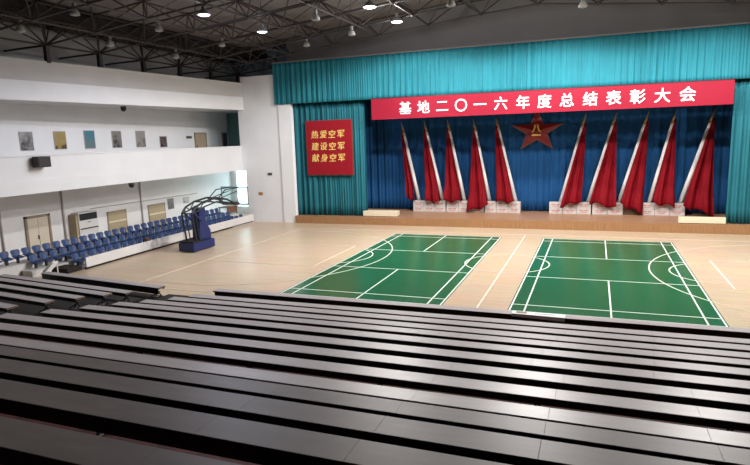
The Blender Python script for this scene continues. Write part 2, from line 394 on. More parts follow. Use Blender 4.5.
# blue back curtain and its dark inner legs
curtain('back_curtain', -17.2, 14.9, 0.52, 8.3, 7.35, 0.09, 0.62, M_blue, 'blue pleated curtain across the back of the stage', seed=3)
# teal side curtains
def ease_l(u, v, x):   # gathers slightly towards the hem
    return -16.75 + (x+16.75)*(1.0 - 0.02*math.sin(math.pi*min(1, v))) + 0.10*v*(u > 0.9)*math.sin(v*3)
curtain('side_curtain', -16.60, -11.50, 0.53, 8.05, 3.55, 0.13, 0.40, M_teal, 'teal pleated stage curtain behind the square red board', seed=5)
curtain('side_curtain', 9.05, 14.7, 0.53, 8.05, 3.50, 0.13, 0.40, M_teal, 'plain teal pleated stage curtain at the stage end beyond the banner', seed=8)
curtain('stage_valance', -17.75, 15.1, 7.98, 10.62, 3.02, 0.06, 0.36, M_val, 'wide bright teal pleated valance hanging above the whole stage', 'valance', seed=11)
struct('trim_6', MB().box(-17.75, 15.1, 2.95, 3.35, 10.62, 10.70), M_gable)

# banner
bn = empty('banner', (-0.9, 2.86, 7.95), 'long red banner with white characters hung under the teal valance', 'banner')
def bfn(u, v):
    x = -10.74 + 19.66*u
    zt_ = 7.97 - 0.03*u; zb_ = 6.70 + 0.03*u
    return (x, 2.84 + 0.012*math.sin(x*1.7), zt_ + (zb_-zt_)*v)
build('banner_cloth', MB().sheet(bfn, 60, 4), M_banner, bn, solid=0.012)
build('hanging_rail', MB().tube((-10.74, 2.88, 7.99), (8.92, 2.88, 7.97), 0.03, 8), M_dark, bn)
chars = '基地二〇一六年度总结表彰大会'
px = [-8.51, -7.36, -6.2, -5.06, -3.94, -2.74, -1.49, -0.32, 0.88, 2.09, 3.28, 4.46, 5.65, 6.83]
for c, x in zip(chars, px):
    text_mesh('character', c, 0.80, M_letter, bn, (x, 2.81, 7.34), bold=0.010, extrude=0.004)

# red board with gold writing on the left curtain
bd = empty('notice_board', (-13.95, 3.28, 3.26), 'square red board with three lines of gold characters on the teal curtain', 'sign')
build('board_panel', MB().box(-15.62, -12.32, 3.26, 3.34, 3.26, 6.80), M_board, bd, bevel=0.02)
build('board_edge', MB().box(-15.66, -12.28, 3.29, 3.36, 3.22, 6.84), M_starrim, bd)
for s, z in (('热爱空军', 5.92), ('建设空军', 5.14), ('献身空军', 4.38)):
    for k, c in enumerate(s):
        text_mesh('character', c, 0.54, M_gold, bd, (-14.98 + 0.63*k, 3.25, z), bold=0.010, extrude=0.004, shear=0.12)

# star emblem
em = empty('star_emblem', (-1.1, 7.1, 5.6), 'red five-pointed star emblem with gold characters on the blue curtain', 'emblem')
def star(R, y0, y1, c=(-1.1, 5.70), k=0.40):
    pts = []
    for i in range(10):
        a = math.pi/2 + i*math.pi/5; r = R if i % 2 == 0 else R*k
        pts.append((c[0]+1.22*r*math.cos(a), c[1]+r*math.sin(a)))
    m_ = MB(); n = 10
    vs = [(x, y1, z) for x, z in pts] + [(x, y0+0.06, z) for x, z in pts] + [(c[0], y0-0.10, c[1])]
    fs = [tuple(range(10))] + [(i, (i+1) % n, n+(i+1) % n, n+i) for i in range(n)] + [(n+i, n+(i+1) % n, 20) for i in range(n)]
    return m_.add(vs, fs)
build('star_rim', star(1.42, 7.12, 7.2), M_starrim, em)
build('star_face', star(1.27, 7.04, 7.13), M_star, em)
text_mesh('character', '八', 0.56, M_gold, em, (-1.1, 6.90, 5.86), bold=0.02, extrude=0.02)
build('character', MB().box(-1.38, -0.82, 6.88, 6.93, 5.40, 5.50), M_gold, em)

# flags: (apex x, z), (pole x, z at carton top), outer hem x, outer hem z, inner hem z
FL = [(-10.04, 6.62, -8.98, 1.43, -9.55, 1.45, 1.22), (-8.43, 6.62, -7.30, 1.44, -8.25, 1.25, 1.15), (-6.84, 6.64, -5.76, 1.29, -6.95, 1.25, 1.22),
      (-5.10, 6.60, -4.09, 1.34, -5.45, 0.56, 0.95), (-3.63, 6.67, -2.41, 1.40, -3.50, 1.30, 1.18),
      (1.87, 6.69, 0.55, 1.43, 1.72, 1.30, 0.98), (3.60, 6.66, 2.15, 1.30, 3.72, 0.95, 1.25), (5.34, 6.65, 3.94, 1.32, 5.20, 0.58, 1.20),
      (6.79, 6.69, 5.63, 1.30, 6.90, 1.05, 1.28), (8.77, 6.63, 7.30, 1.31, 8.95, 0.56, 1.15)]
for i, (ax, az, px_, pz, hx, hz, iz) in enumerate(FL):
    side = 'left of the star' if i < 5 else 'right of the star'
    k = (5-i) if i < 5 else (i-4)
    lab = 'furled red flag on a leaning white pole, %s %s' % (ordinal(k), side)
    sl = (px_-ax)/(pz-az); x0 = px_ + sl*(0.5-pz); yp = 6.92
    t = empty('leaning_flag', (x0, yp, 0.5), lab, 'flag', 'red flags on the stage')
    build('pole', MB().tube((x0, yp, 0.5), (ax - sl*0.7, yp-0.28, az-0.7), 0.15, 10, 0.10), M_pole, t, smooth=True)
    build('pole_tip', MB().tube((ax - sl*0.75, yp-0.27, az-0.75), (ax, yp-0.28, az+0.0), 0.10, 10, 0.012)
          .ball((ax - sl*0.74, yp-0.27, az-0.74), 0.12), M_goldtip, t, smooth=True)
    rnd = random.Random(i); ph = rnd.uniform(0, 6)
    def ff(u, v, ax=ax, az=az, px_=px_, pz=pz, hx=hx, hz=hz, iz=iz, sl=sl, ph=ph, yp=yp):
        # u 0 at the pole, 1 at the falling edge; v 0 at the top, 1 at the hem
        top = az - 0.55
        zi = top + (iz - top)*v; zo = top + (hz - top)*v
        xi = ax + sl*(zi-az) + (-0.02 if sl < 0 else 0.04)
        e = v**1.35
        xo = ax + (hx-ax)*e
        x = xi + (xo-xi)*u; z = zi + (zo-zi)*u
        z += 0.10*v**6*math.sin(u*9+ph)
        wv = 0.13*min(1, v*1.6)*math.sin(u*10.5 + ph + 1.2*v) + 0.05*min(1, v*2)*math.sin(u*23+2*ph)
        y = yp - 0.34 - 0.30*v + wv
        if v > 0.80: y -= 0.30*min(1, (v-0.80)/0.1)
        return (x, y, z)
    build('flag_cloth', MB().sheet(ff, 34, 26), M_flag, t, smooth=True, solid=0.02)

# cartons in front of the flags
def carton(x0, x1, z0, lab, m=None, y=6.30):
    t = empty('carton', ((x0+x1)/2, y+0.2, z0), lab, 'carton', 'cartons along the back of the stage')
    build('carton_body', MB().box(x0+0.008, x1-0.008, y, y+0.40, z0, z0+0.36), m or M_carton, t, bevel=0.008)
    if m is None:
        pr = MB(); w_ = x1-x0
        pr.box(x0+0.16*w_, x0+0.46*w_, y-0.004, y, z0+0.20, z0+0.25).box(x0+0.52*w_, x0+0.80*w_, y-0.004, y, z0+0.19, z0+0.24)
        pr.box(x0+0.22*w_, x0+0.70*w_, y-0.004, y, z0+0.10, z0+0.135)
        build('printed_marks', pr, M_print, t)
groups = [(-9.2, -6.92, 'below the outer two flags left of the star'), (-6.86, -4.34, 'below the middle flags left of the star'), (-4.28, -1.98, 'below the flag just left of the star'),
          (-0.2, 2.30, 'below the flag just right of the star'), (2.36, 5.0, 'below the middle flags right of the star'), (5.06, 7.48, 'below the outer flags right of the star')]
for gi, (a, b, where) in enumerate(groups):
    for r in range(2):
        for k in range(3):
            x0 = a+(b-a)*k/3; x1 = a+(b-a)*(k+1)/3
            brown = gi == 4 and k == 2
            carton(x0, x1, 0.5+0.365*r, '%s carton, %s of three, %s layer, %s' % ('dark brown' if brown else 'white', ['first', 'second', 'third'][k], 'lower' if r == 0 else 'upper', where),
                   M_brown if brown else None)

# ------------------------------------------------------------------ courts
def court(ox, lab):
    t = empty('court_mat', (ox+3.05, -6.7, 0), lab, 'court mat')
    build('mat_surface', MB().box(ox-0.06, ox+6.16, -13.52, 0.10, 0.0, 0.006), M_green, t)
    L = MB(); W = 0.05; z0, z1 = 0.006, 0.009
    def hx(y): L.box(ox, ox+6.1, y-W/2, y+W/2, z0, z1)
    def vy(x, y0, y1): L.box(x-W/2, x+W/2, y0, y1, z0, z1)
    for y in (0, -0.76, -4.72, -8.68, -12.64, -13.4): hx(y)
    for x in (0.0, 0.46, 5.64, 6.1): vy(ox+x, -13.4, 0)
    vy(ox+3.05, -4.72, 0); vy(ox+3.05, -13.4, -8.68)
    build('court_lines', L, M_line, t)
court(-8.38, 'green badminton court mat nearer the blue seats')
court(0.0, 'green badminton court mat farther from the blue seats')
fm = MB(); fm_pale = MB(); zf0, zf1 = 0.0, 0.0105; W = 0.055
def ring(cx, cy, r, a0, a1, n=48):
    vs, fs = [], []
    for i in range(n+1):
        a = a0+(a1-a0)*i/n
        for rr in (r-W/2, r+W/2):
            for z in (zf0, zf1): vs.append((cx+rr*math.cos(a), cy+rr*math.sin(a), z))
    for i in range(n):
        b = 4*i; q = vs[b:b+8]; x = sum(p[0] for p in q)/8; y = sum(p[1] for p in q)/8
        on_mat = -13.5 < y < 0.1 and (-8.44 < x < -2.22 or -0.06 < x < 6.16)
        (fm if on_mat else fm_pale).add(q, [(1, 3, 7, 5), (0, 4, 6, 2), (0, 1, 5, 4), (2, 6, 7, 3)])
BY = -6.5; xl, xr = CX-14.0, CX+14.0
fm.box(CX-W/2, CX+W/2, BY-7.5, BY+7.5, zf0, zf1)
fm_pale.box(xl, xl+W, BY-7.5, BY+7.5, zf0, zf1); fm_pale.box(xr-W, xr, BY-7.5, BY+7.5, zf0, zf1)
fm_pale.box(xl, xr, BY+7.5-W, BY+7.5, zf0, zf1).box(xl, -8.44, BY-7.5, BY-7.5+W, zf0, zf1).box(6.16, xr, BY-7.5, BY-7.5+W, zf0, zf1)
ring(CX, BY, 1.8, 0, 2*math.pi)
for s in (-1, 1):
    base = CX + s*14.0
    bc_ = base - s*1.575; a = math.asin(6.6/6.75)
    mid = math.pi if s > 0 else 0.0
    ring(bc_, BY, 6.75, mid-a, mid+a)
    for q in (-1, 1):
        xx = bc_ - s*6.75*math.cos(a)
        fm_pale.box(min(base, xx), max(base, xx), BY+q*6.6-W/2, BY+q*6.6+W/2, zf0, zf1)
        ft = base - s*5.8
        fm_pale.box(min(base, ft), max(base, ft), BY+q*2.45-W/2, BY+q*2.45+W/2, zf0, zf1)
    (fm if s > 0 else fm_pale).box(base-s*5.8-W/2, base-s*5.8+W/2, BY-2.45, BY+2.45, zf0, zf1)
    ring(base-s*5.8, BY, 1.8, mid-math.pi/2, mid+math.pi/2, 32)
struct('floor_markings_pale', fm_pale, mat('floor_line_pale', (0.74, 0.63, 0.50), 0.35, var=0.05, scale=5))
struct('floor_markings', fm, mat('floor_line', (0.74, 0.70, 0.62), 0.45, var=0.04, scale=5))

# ------------------------------------------------------------------ bleachers of long benches
RY = [-14.82, -16.11, -16.99, -17.90, -18.72, -19.60, -20.56, -21.52, -22.48, -23.45, -24.15, -24.90, -25.79, -26.88]
RW = [0.35, 0.34, 0.345, 0.32, 0.315, 0.34, 0.35, 0.36, 0.37, 0.37, 0.38, 0.46, 0.50, 0.54]
REND = [-10.05, -10.08, -10.2, -10.5, -10.75, -11.0, -11.3, -11.7, -11.9, -12.0, -12.0, -12.0, -12.0, -12.0]
RX1 = 10.0
def rz(k): return 0.45 + 0.14*k
def stepped(x0f, x1, ks, name, label, zdrop=0.40, RY=RY, rot=0.0, m=None):
    t = empty(name, (x1, RY[ks[0]], 0), label, 'seating tier'); t.rotation_euler.z = rot
    dk, rs = MB(), MB()
    for k in ks:
        y1 = RY[k]+0.30 if k else RY[0]+0.05
        y0 = RY[k+1]+0.30 if k+1 < len(RY) else RY[k]-2.6
        z = rz(k)-zdrop
        dk.box(x0f(k), x1, y0, y1, z-0.03, z)
        rs.box(x0f(k)+0.03, x1-0.03, y0+0.02, y1-0.02, 0.0, z-0.03)
    build('tier_tread', dk, m or M_deck, t); build('tier_riser', rs, M_riser, t)
    return t
central = stepped(lambda k: REND[k]-0.05, RX1, range(14), 'stepped_platform', 'dark stepped platform carrying the long central bench rows')
stepped(lambda k: -19.3 - 0.55*k, -12.45, range(6), 'stepped_platform', 'dark stepped platform carrying the shorter benches beside the blue seats', RY=[-15.0, -16.2, -17.06, -18.05, -19.05, -20.15], rot=-0.11, m=M_riser)
sm = MB()
for k in range(14):
    y1 = RY[k]+0.12; y0 = RY[k+1]+0.12 if k < 13 else RY[k]-2.4
    sm.box(-12.43, REND[k]-0.07, y0, y1, 0.0, max(0.04, rz(k)-0.44))
build('aisle_step', sm, M_riser, central)

def bench(k, x0, x1, lab, grp, frame, far=None):
    y1 = RY[k] if far is None else far; y0 = y1-RW[k]; z = rz(k); zf = max(0.0, z-0.40)
    t = empty('long_bench', ((x0+x1)/2 if far is None else x1, (y0+y1)/2 if far is None else far, zf), lab, 'bench', grp)
    if far is not None: t.rotation_euler.z = -0.11
    top = MB(); n = max(2, round((x1-x0)/2.05)); g = 0.0013
    cut = [x0+(x1-x0)*i/n for i in range(n+1)]
    for a, b in zip(cut[:-1], cut[1:]): top.box(a+(g if a > x0 else 0), b-(g if b < x1 else 0), y0, y1, z-0.014, z)
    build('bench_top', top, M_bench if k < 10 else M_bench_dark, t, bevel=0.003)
    ap = MB().box(x0+0.04, x1-0.02, y0+0.02, y0+0.05, z-(0.25 if k == 0 or k > 9 else 0.13), z-0.014).box(x0+0.04, x1-0.02, y1-0.05, y1-0.02, z-0.10, z-0.014).box(x0+0.01, x1-0.01, y0+0.004, y1-0.004, z-0.045, z-0.014)
    build('apron', ap, M_black, t)
    ec = MB().box(x1, x1+0.012, y0, y1, z-0.055, z) if grp.startswith('short') else MB().box(x0-0.012, x0, y0, y1, z-0.055, z)
    build('end_cap', ec, M_benchend, t)
    if far is None and (3 <= k <= 9 or k == 13):
        rnd = random.Random(k*5+1); nn = int((x1-x0)/0.12); pts = []
        for i in range(nn+1):
            xx = x0+0.1+(x1-x0-0.2)*i/nn
            pts.append((xx, y1+0.02+0.055*abs(math.sin(xx*2.9+k))**0.6+rnd.uniform(0, 0.03)))
        fl = MB()
        fl.prism([(x0+0.1, y1-0.03, z-(0.06 if k < 10 else 0.09))] + [(a, b, z-(0.06 if k < 10 else 0.10)) for a, b in pts] + [(x1-0.1, y1-0.03, z-(0.06 if k < 10 else 0.09))], (0, 0, 0.012))
        build('folded_seat_edge', fl, M_redseat, t)
    nl = max(3, round((x1-x0)/2.6))
    for i in range(nl+1):
        lx = x0+0.22+(x1-x0-0.44)*i/nl; r = 0.022
        lg = MB().tube((lx, y0+0.06, zf+r), (lx, y1-0.07, z-0.05), r, 6).tube((lx+0.05, y1-0.06, zf+r), (lx+0.05, y0+0.07, z-0.05), r, 6)
        lg.tube((lx, y0+0.02, zf+r), (lx, y1-0.02, zf+r), r, 6)
        if frame: lg.tube((lx-0.25, y0+0.08, zf+r), (lx+0.05, y1-0.1, z-0.2), r, 6)
        build('leg', lg, M_frame, t)
for k in range(14):
    where = 'nearest the green courts' if k == 0 else '%s row back from the green courts' % ordinal(k+1)
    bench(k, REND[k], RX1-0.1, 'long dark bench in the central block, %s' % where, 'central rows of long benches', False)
LX0 = [-19.1, -20.0, -20.7, -21.0, -21.2, -21.5]; LX1 = [-12.3, -12.52, -12.65, -12.8, -12.92, -13.05]
LY = [-15.0, -16.33, -17.15, -18.12, -19.12, -20.2]
for k in range(6):
    where = 'nearest the wooden floor' if k == 0 else '%s row back from the wooden floor' % ordinal(k+1)
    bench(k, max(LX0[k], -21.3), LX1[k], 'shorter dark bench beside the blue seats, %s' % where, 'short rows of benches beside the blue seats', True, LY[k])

sg = empty('bench_sign', (1.1, -15.1, 0.45), 'white printed sign strip lying on the front bench before the green court', 'sign')
build('sign_sheet', MB().slab_xy([(0.30, -15.14), (1.78, -15.20), (1.78, -14.88), (0.30, -14.85)], 0.452, 0.47).prism([(0.30, -15.14, 0.47), (1.78, -15.20, 0.47), (1.78, -15.24, 0.37), (0.30, -15.18, 0.40)], (0, -0.012, 0)), M_whiteplastic, sg)
build('printed_picture', MB().box(0.42, 0.72, -15.08, -14.90, 0.47, 0.473), mat('sign_picture', (0.22, 0.13, 0.08), 0.5, var=0.5, scale=9), sg)
build('printed_marks', MB().box(0.95, 1.5, -15.05, -14.99, 0.47, 0.472), mat('sign_ink', (0.30, 0.38, 0.50), 0.5, var=0.2, scale=9), sg)

# white things at the near end of the left benches
wt = empty('step_stool', (-19.7, -13.8, 0), 'white bent plastic step stool at the near end of the blue seats', 'stool')
build('stool_panel', MB().prism([(-19.74, -13.98, 0.04), (-19.56, -13.98, 0.04), (-19.66, -13.92, 0.30), (-19.50, -13.62, 0.66), (-19.64, -13.60, 0.70), (-19.86, -13.92, 0.33)], (0.05, 0.26, 0)), M_whiteplastic, wt, bevel=0.01)
build('stool_foot', MB().box(-19.74, -19.40, -14.02, -13.80, 0.0, 0.05), M_whiteplastic, wt)
build('stool_leg', MB().tube((-19.52, -13.42, 0), (-19.52, -13.42, 0.6), 0.025, 8), M_whiteplastic, wt)

# ------------------------------------------------------------------ blue seat stand
sd = empty('seat_stand', (-20.6, -5.5, 0), 'pale low stand with three tiers of blue seats under the balcony', 'stand')
TZ = (0.03, 0.29, 0.57)          # front, middle, back tread heights
TXs = (-20.22, -20.86, -21.50)
yn = (-12.5, -13.9, -16.2)
for nm, x0, x1, z, y0 in (('a', -20.52, -19.9, TZ[0], yn[0]), ('b', -21.16, -20.52, TZ[1], yn[1]), ('c', -22.0, -21.16, TZ[2], yn[2])):
    build('tread', MB().box(x0, x1, y0, 3.0, z-0.05, z), M_tread, sd)
    build('riser', MB().box(x0+0.02, x1-0.01, y0+0.03, 2.98, 0.0, z-0.05), M_riser if nm == 'a' else M_whitegrey, sd)
build('end_plate', MB().box(-20.52, -19.5, -12.95, -12.15, 0.03, 0.22), M_riser, sd)
def front_panel(a, b):
    d = Vector((b[0]-a[0], b[1]-a[1], 0)).normalized(); nrm = Vector((-d.y, d.x, 0))*0.05
    pts = [(a[0], a[1]), (b[0], b[1]), (b[0]+nrm.x, b[1]+nrm.y), (a[0]+nrm.x, a[1]+nrm.y)]
    build('front_panel', MB().slab_xy(pts, 0.10, 0.56), M_panel, sd, bevel=0.008)
    q = [(x-0.06, y) for x, y in pts]
    build('kick_plate', MB().slab_xy(q, 0.0, 0.10), M_riser, sd)
front_panel((-19.38, -12.0), (-19.72, -4.75)); front_panel((-19.72, -4.70), (-19.90, 2.95))

def make_seat():
    t = empty('stadium_seat', (0, 0, 0), 'blue', 'seat', 'blue stadium seats under the balcony')
    # seat faces +X ; pan
    def pan(u, v):
        y = -0.205+0.41*u; x = -0.16+0.40*v
        s_ = abs(2*u-1); z = 0.26 + 0.05*s_**2.5 - 0.03*math.sin(math.pi*v) + 0.02*(1-v)
        wv = 1 - 0.12*v**2
        return (x, y*wv, z)
    build('seat_pan', MB().sheet(pan, 8, 6), M_seat, t, local=True, smooth=True, solid=0.022)
    def back(u, v):
        s_ = 2*u-1; half = 0.165 + 0.06*math.sin(min(1, v*1.25)*math.pi/2)**2
        if v > 0.8: half *= math.sqrt(max(0.0, 1-((v-0.8)/0.26)**2))
        y = s_*half; z = 0.28 + 0.32*v
        x = -0.17 - 0.05*v + 0.07*abs(s_)**2.2*(1-0.4*v)
        return (x, y, z)
    build('backrest', MB().sheet(back, 8, 8), M_seat, t, local=True, smooth=True, solid=0.024)
    build('bracket', MB().box(-0.10, 0.02, -0.035, 0.035, 0.0, 0.23).box(-0.16, 0.10, -0.15, 0.15, 0.215, 0.24), M_seatleg, t, local=True)
    return t
proto = make_seat(); first = True
rows = [('front', 0, -11.7, 27), ('middle', 1, -13.35, 29), ('back', 2, -14.75, 31)]
for rn, ri, ys, n in rows:
    for i in range(n):
        if ri == 2 and ys+0.53*i > 1.7: continue
        o = proto if first else copy_tree(proto); first = False
        o.location = (TXs[ri], ys+0.53*i, TZ[ri])
        o['label'] = 'blue plastic seat, %s from the near end of the %s row under the balcony' % (ordinal(i+1), rn)
dk = empty('writing_desk', (-21.4, 2.5, 0.57), 'dark brown wooden desk at the far end of the blue seats', 'desk')
build('desk_top', MB().box(-21.95, -21.2, 1.75, 3.0, 1.10, 1.15), M_desk, dk)
build('desk_front', MB().box(-21.28, -21.24, 1.8, 2.95, 0.72, 1.10), M_desk, dk)
for xx, yy in ((-21.9, 1.8), (-21.9, 2.92), (-21.28, 1.8), (-21.28, 2.92)):
    build('leg', MB().box(xx, xx+0.05, yy, yy+0.05, 0.57, 1.10), M_desk, dk)
bg_ = MB().lathe((-19.86, -7.55, 0.03), [(0.001, 0), (0.2, 0.02), (0.22, 0.3), (0.19, 0.55), (0.10, 0.66), (0.001, 0.68)], 14)
b1 = build('cloth_bag', bg_, M_bag, smooth=True); tag(b1, 'dark brown bag on the low stand behind its front panel near the hoop', 'bag')

# ------------------------------------------------------------------ basketball hoop
hp = empty('basketball_hoop', (-17.2, -6.6, 0), 'navy portable basketball hoop with glass backboard beside the blue seats', 'basketball hoop')
hx0 = -17.25
build('base_tank', MB().prism([(hx0-0.55, -7.55, 0.04), (hx0+0.42, -7.55, 0.04), (hx0+0.42, -5.75, 0.04), (hx0-0.55, -5.75, 0.04)], (0, 0, 0.44)), M_navy, hp, bevel=0.03)
build('base_deck', MB().box(hx0-0.5, hx0+0.37, -7.5, -6.5, 0.48, 0.56), M_riser, hp)
build('mast', MB().prism([(hx0-0.28, -6.72, 0.48), (hx0-0.28, -5.75, 0.48), (hx0-0.28, -5.78, 0.95), (hx0-0.28, -6.08, 1.35), (hx0-0.28, -6.12, 2.22), (hx0-0.28, -6.62, 2.22)], (0.5, 0, 0)), M_navy, hp, bevel=0.03)
for dx in (-0.32, 0.30):
    x = hx0+dx
    build('boom', MB().path([(x, -7.35, 2.02), (x, -7.0, 2.32), (x, -6.3, 2.52), (x, -5.2, 2.62), (x, -4.2, 2.42), (x, -3.6, 2.15), (x, -3.05, 2.06)], 0.055, 8), M_hoopsteel, hp)
    build('boom', MB().path([(x, -7.35, 2.02), (x, -6.7, 2.12), (x, -6.3, 2.25), (x, -5.2, 2.40), (x, -4.2, 2.25), (x, -3.4, 2.02)], 0.04, 8)
          .path([(x, -7.0, 2.32), (x, -6.7, 2.12), (x, -6.3, 2.52)], 0.03, 6).path([(x, -5.2, 2.62), (x, -4.8, 2.36)], 0.03, 6), M_hoopsteel, hp)
    build('counterweight_arm', MB().tube((x, -7.35, 2.02), (x, -7.15, 0.55), 0.05, 8).tube((x, -7.1, 2.2), (x, -6.85, 0.55), 0.03, 8), M_hoopsteel, hp)
    build('counterweight_arm', MB().tube((x, -7.2, 2.05), (x, -6.6, 1.55), 0.05, 8), M_navy, hp)
    build('stay', MB().tube((x, -5.0, 2.58), (x, -4.3, 2.98), 0.03, 8).tube((x, -4.3, 2.98), (x, -3.04, 2.98), 0.03, 8).tube((x, -4.8, 2.56), (x, -3.04, 2.80), 0.025, 8), M_hoopsteel, hp)
ct = MB()
for y, z in ((-7.35, 2.02), (-6.3, 2.52), (-5.2, 2.62), (-4.2, 2.42), (-3.6, 2.15)): ct.tube((hx0-0.32, y, z), (hx0+0.30, y, z), 0.035, 8)
build('cross_tube', ct, M_hoopsteel, hp)
bw = 0.9; yb_ = -3.00; zb0, zb1 = 2.02, 3.0
fr = MB()
for a, b in (((hx0-bw, zb0), (hx0+bw, zb0)), ((hx0-bw, zb1), (hx0+bw, zb1)), ((hx0-bw, zb0), (hx0-bw, zb1)), ((hx0+bw, zb0), (hx0+bw, zb1))):
    fr.tube((a[0], yb_, a[1]), (b[0], yb_, b[1]), 0.04, 6)
bb = build('backboard', MB().box(hx0-bw, hx0+bw, yb_-0.012, yb_+0.012, zb0, zb1), M_glass, hp)
build('backboard_frame', fr, mat('board_frame', (0.16, 0.22, 0.22), 0.45, var=0.05, scale=4), bb)
build('target_square', MB().box(hx0-0.3, hx0+0.3, yb_+0.012, yb_+0.02, 2.2, 2.24).box(hx0-0.3, hx0+0.3, yb_+0.012, yb_+0.02, 2.62, 2.66)
      .box(hx0-0.3, hx0-0.26, yb_+0.012, yb_+0.02, 2.2, 2.66).box(hx0+0.26, hx0+0.3, yb_+0.012, yb_+0.02, 2.2, 2.66), M_whiteplastic, bb)
build('bottom_pad', MB().box(hx0-bw, hx0+bw, yb_-0.03, yb_+0.03, zb0-0.06, zb0+0.02), M_rim, bb)
rm = MB(); N = 20; rc = (hx0, yb_+0.40, 2.10)
rm.path([(rc[0]+0.23*math.cos(2*math.pi*i/N), rc[1]+0.23*math.sin(2*math.pi*i/N), rc[2]) for i in range(N+1)], 0.012, 6).box(hx0-0.06, hx0+0.06, yb_+0.01, yb_+0.18, 2.06, 2.13)
build('rim', rm, M_rim, hp)

# ------------------------------------------------------------------ left wall fittings
xw = XL
d = struct('door_1', MB().box(xw, xw+0.05, -10.93, -10.33, 0.02, 2.10).box(xw, xw+0.05, -10.31, -9.72, 0.02, 2.10), M_door)
build('door_frame', MB().box(xw, xw+0.09, -11.05, -10.93, 0, 2.22).box(xw, xw+0.09, -9.72, -9.60, 0, 2.22).box(xw, xw+0.09, -11.05, -9.60, 2.10, 2.22), M_frame_wood, d)
build('door_handle', MB().box(xw+0.05, xw+0.10, -10.40, -10.35, 0.98, 1.18), M_dark, d)
for n_, (a, b) in enumerate(((2.78, 4.12), (6.05, 6.72))):
    d = struct('door_%d' % (n_+2), MB().box(xw, xw+0.05, a+0.08, b-0.08, 4.22, 6.26), mat('upper_door', (0.44, 0.35, 0.25), 0.55, var=0.05, scale=2) if n_ == 0 else M_greyplate)
    build('door_frame', MB().box(xw, xw+0.08, a, a+0.08, 4.2, 6.34).box(xw, xw+0.08, b-0.08, b, 4.2, 6.34).box(xw, xw+0.08, a, b, 6.26, 6.34), M_frame_wood, d)
    build('door_handle', MB().box(xw+0.05, xw+0.10, a+0.16, a+0.20, 5.1, 5.4), M_dark, d)
ac = empty('air_conditioner', (xw+0.3, -7.6, 0), 'tall white floor-standing air conditioner against the wall under the balcony', 'air conditioner')
build('cabinet', MB().box(xw+0.02, xw+0.58, -8.28, -6.98, 0.0, 2.05), M_ac, ac, bevel=0.02)
build('air_grille', MB().box(xw+0.58, xw+0.60, -8.22, -7.04, 1.62, 1.98), M_dark, ac)
build('intake_slot', MB().box(xw+0.58, xw+0.595, -8.22, -7.0, 1.12, 1.18), M_dark, ac)
build('control_display', MB().box(xw+0.58, xw+0.59, -7.70, -7.50, 1.47, 1.50), M_dark, ac)
build('side_cover', MB().box(xw+0.02, xw+0.52, -8.42, -8.28, 0.0, 1.95), M_beige, ac)
for a, b, lab in ((-5.72, -4.34, 'beige wall panel with pale mid rail beside the white air conditioner'), (-2.36, -0.90, 'beige wall panel with pale mid rail beside the small grey poster')):
    t = empty('wall_panel', (xw, (a+b)/2, 0.57), lab, 'panel')
    build('board', MB().box(xw, xw+0.05, a, b, 0.0, 1.72), M_beige, t)
    build('mid_rail', MB().box(xw+0.05, xw+0.07, a, b, 1.10, 1.20), M_cream, t)
    build('board_edge', MB().box(xw, xw+0.06, a-0.05, a, 0.0, 1.76).box(xw, xw+0.06, b, b+0.05, 0.0, 1.76).box(xw, xw+0.06, a-0.05, b+0.05, 1.72, 1.77), M_frame_wood, t)
for y, lab in ((-8.75, 'vertical grey pipe on the wall by the air conditioner'), (-2.98, 'vertical grey pipe on the wall between the beige panels'), (-12.3, 'vertical grey pipe on the wall nearest the benches')):
    pp = build('wall_pipe', MB().tube((xw+0.06, y, 0), (xw+0.06, y, 3.66), 0.05, 8), M_pipe, smooth=True); tag(pp, lab, 'pipe')
pc = tag(build('wall_conduit', MB().tube((xw+0.04, -6.9, 2.12), (xw+0.04, 2.6, 2.05), 0.025, 6), M_pipe), 'thin horizontal conduit along the wall under the balcony', 'pipe')
PO = [(-10.72, -9.98, 5.49, 6.44, ((0.02, 0.02, 0.025), (0.30, 0.30, 0.32), (0.62, 0.62, 0.62)), 'black and grey picture nearest the speaker on the gallery wall'),
      (-8.75, -8.0, 5.50, 6.46, ((0.12, 0.08, 0.05), (0.60, 0.42, 0.12), (0.62, 0.50, 0.22)), 'golden yellow picture on the gallery wall'),
      (-6.80, -6.06, 5.48, 6.50, ((0.30, 0.33, 0.33), (0.22, 0.36, 0.42), (0.10, 0.38, 0.52)), 'blue and grey picture on the gallery wall'),
      (-4.80, -4.06, 5.47, 6.47, ((0.06, 0.06, 0.07), (0.30, 0.29, 0.28), (0.42, 0.40, 0.34)), 'dark grey landscape picture right of the blue one on the gallery wall'),
      (-2.87, -2.07, 5.46, 6.47, ((0.30, 0.27, 0.25), (0.50, 0.44, 0.42), (0.52, 0.50, 0.47)), 'pale pinkish grey picture on the gallery wall'),
      (-0.77, -0.10, 5.40, 6.12, ((0.05, 0.04, 0.04), (0.26, 0.20, 0.20), (0.14, 0.10, 0.11)), 'small dark picture nearest the gallery door')]
for n_, (a, b, z0, z1, cs, lab) in enumerate(PO):
    t = empty('wall_picture', (xw, (a+b)/2, z0), lab, 'picture', 'pictures on the gallery wall')
    build('picture_board', MB().box(xw, xw+0.04, a, b, z0, z1), M_pipe, t)
    build('picture_print', MB().box(xw+0.04, xw+0.046, a+0.03, b-0.03, z0+0.03, z1-0.03), picture_mat('picture_%d' % n_, *[tuple(q*0.6 for q in c) for c in cs], 3.1*n_+1), t)
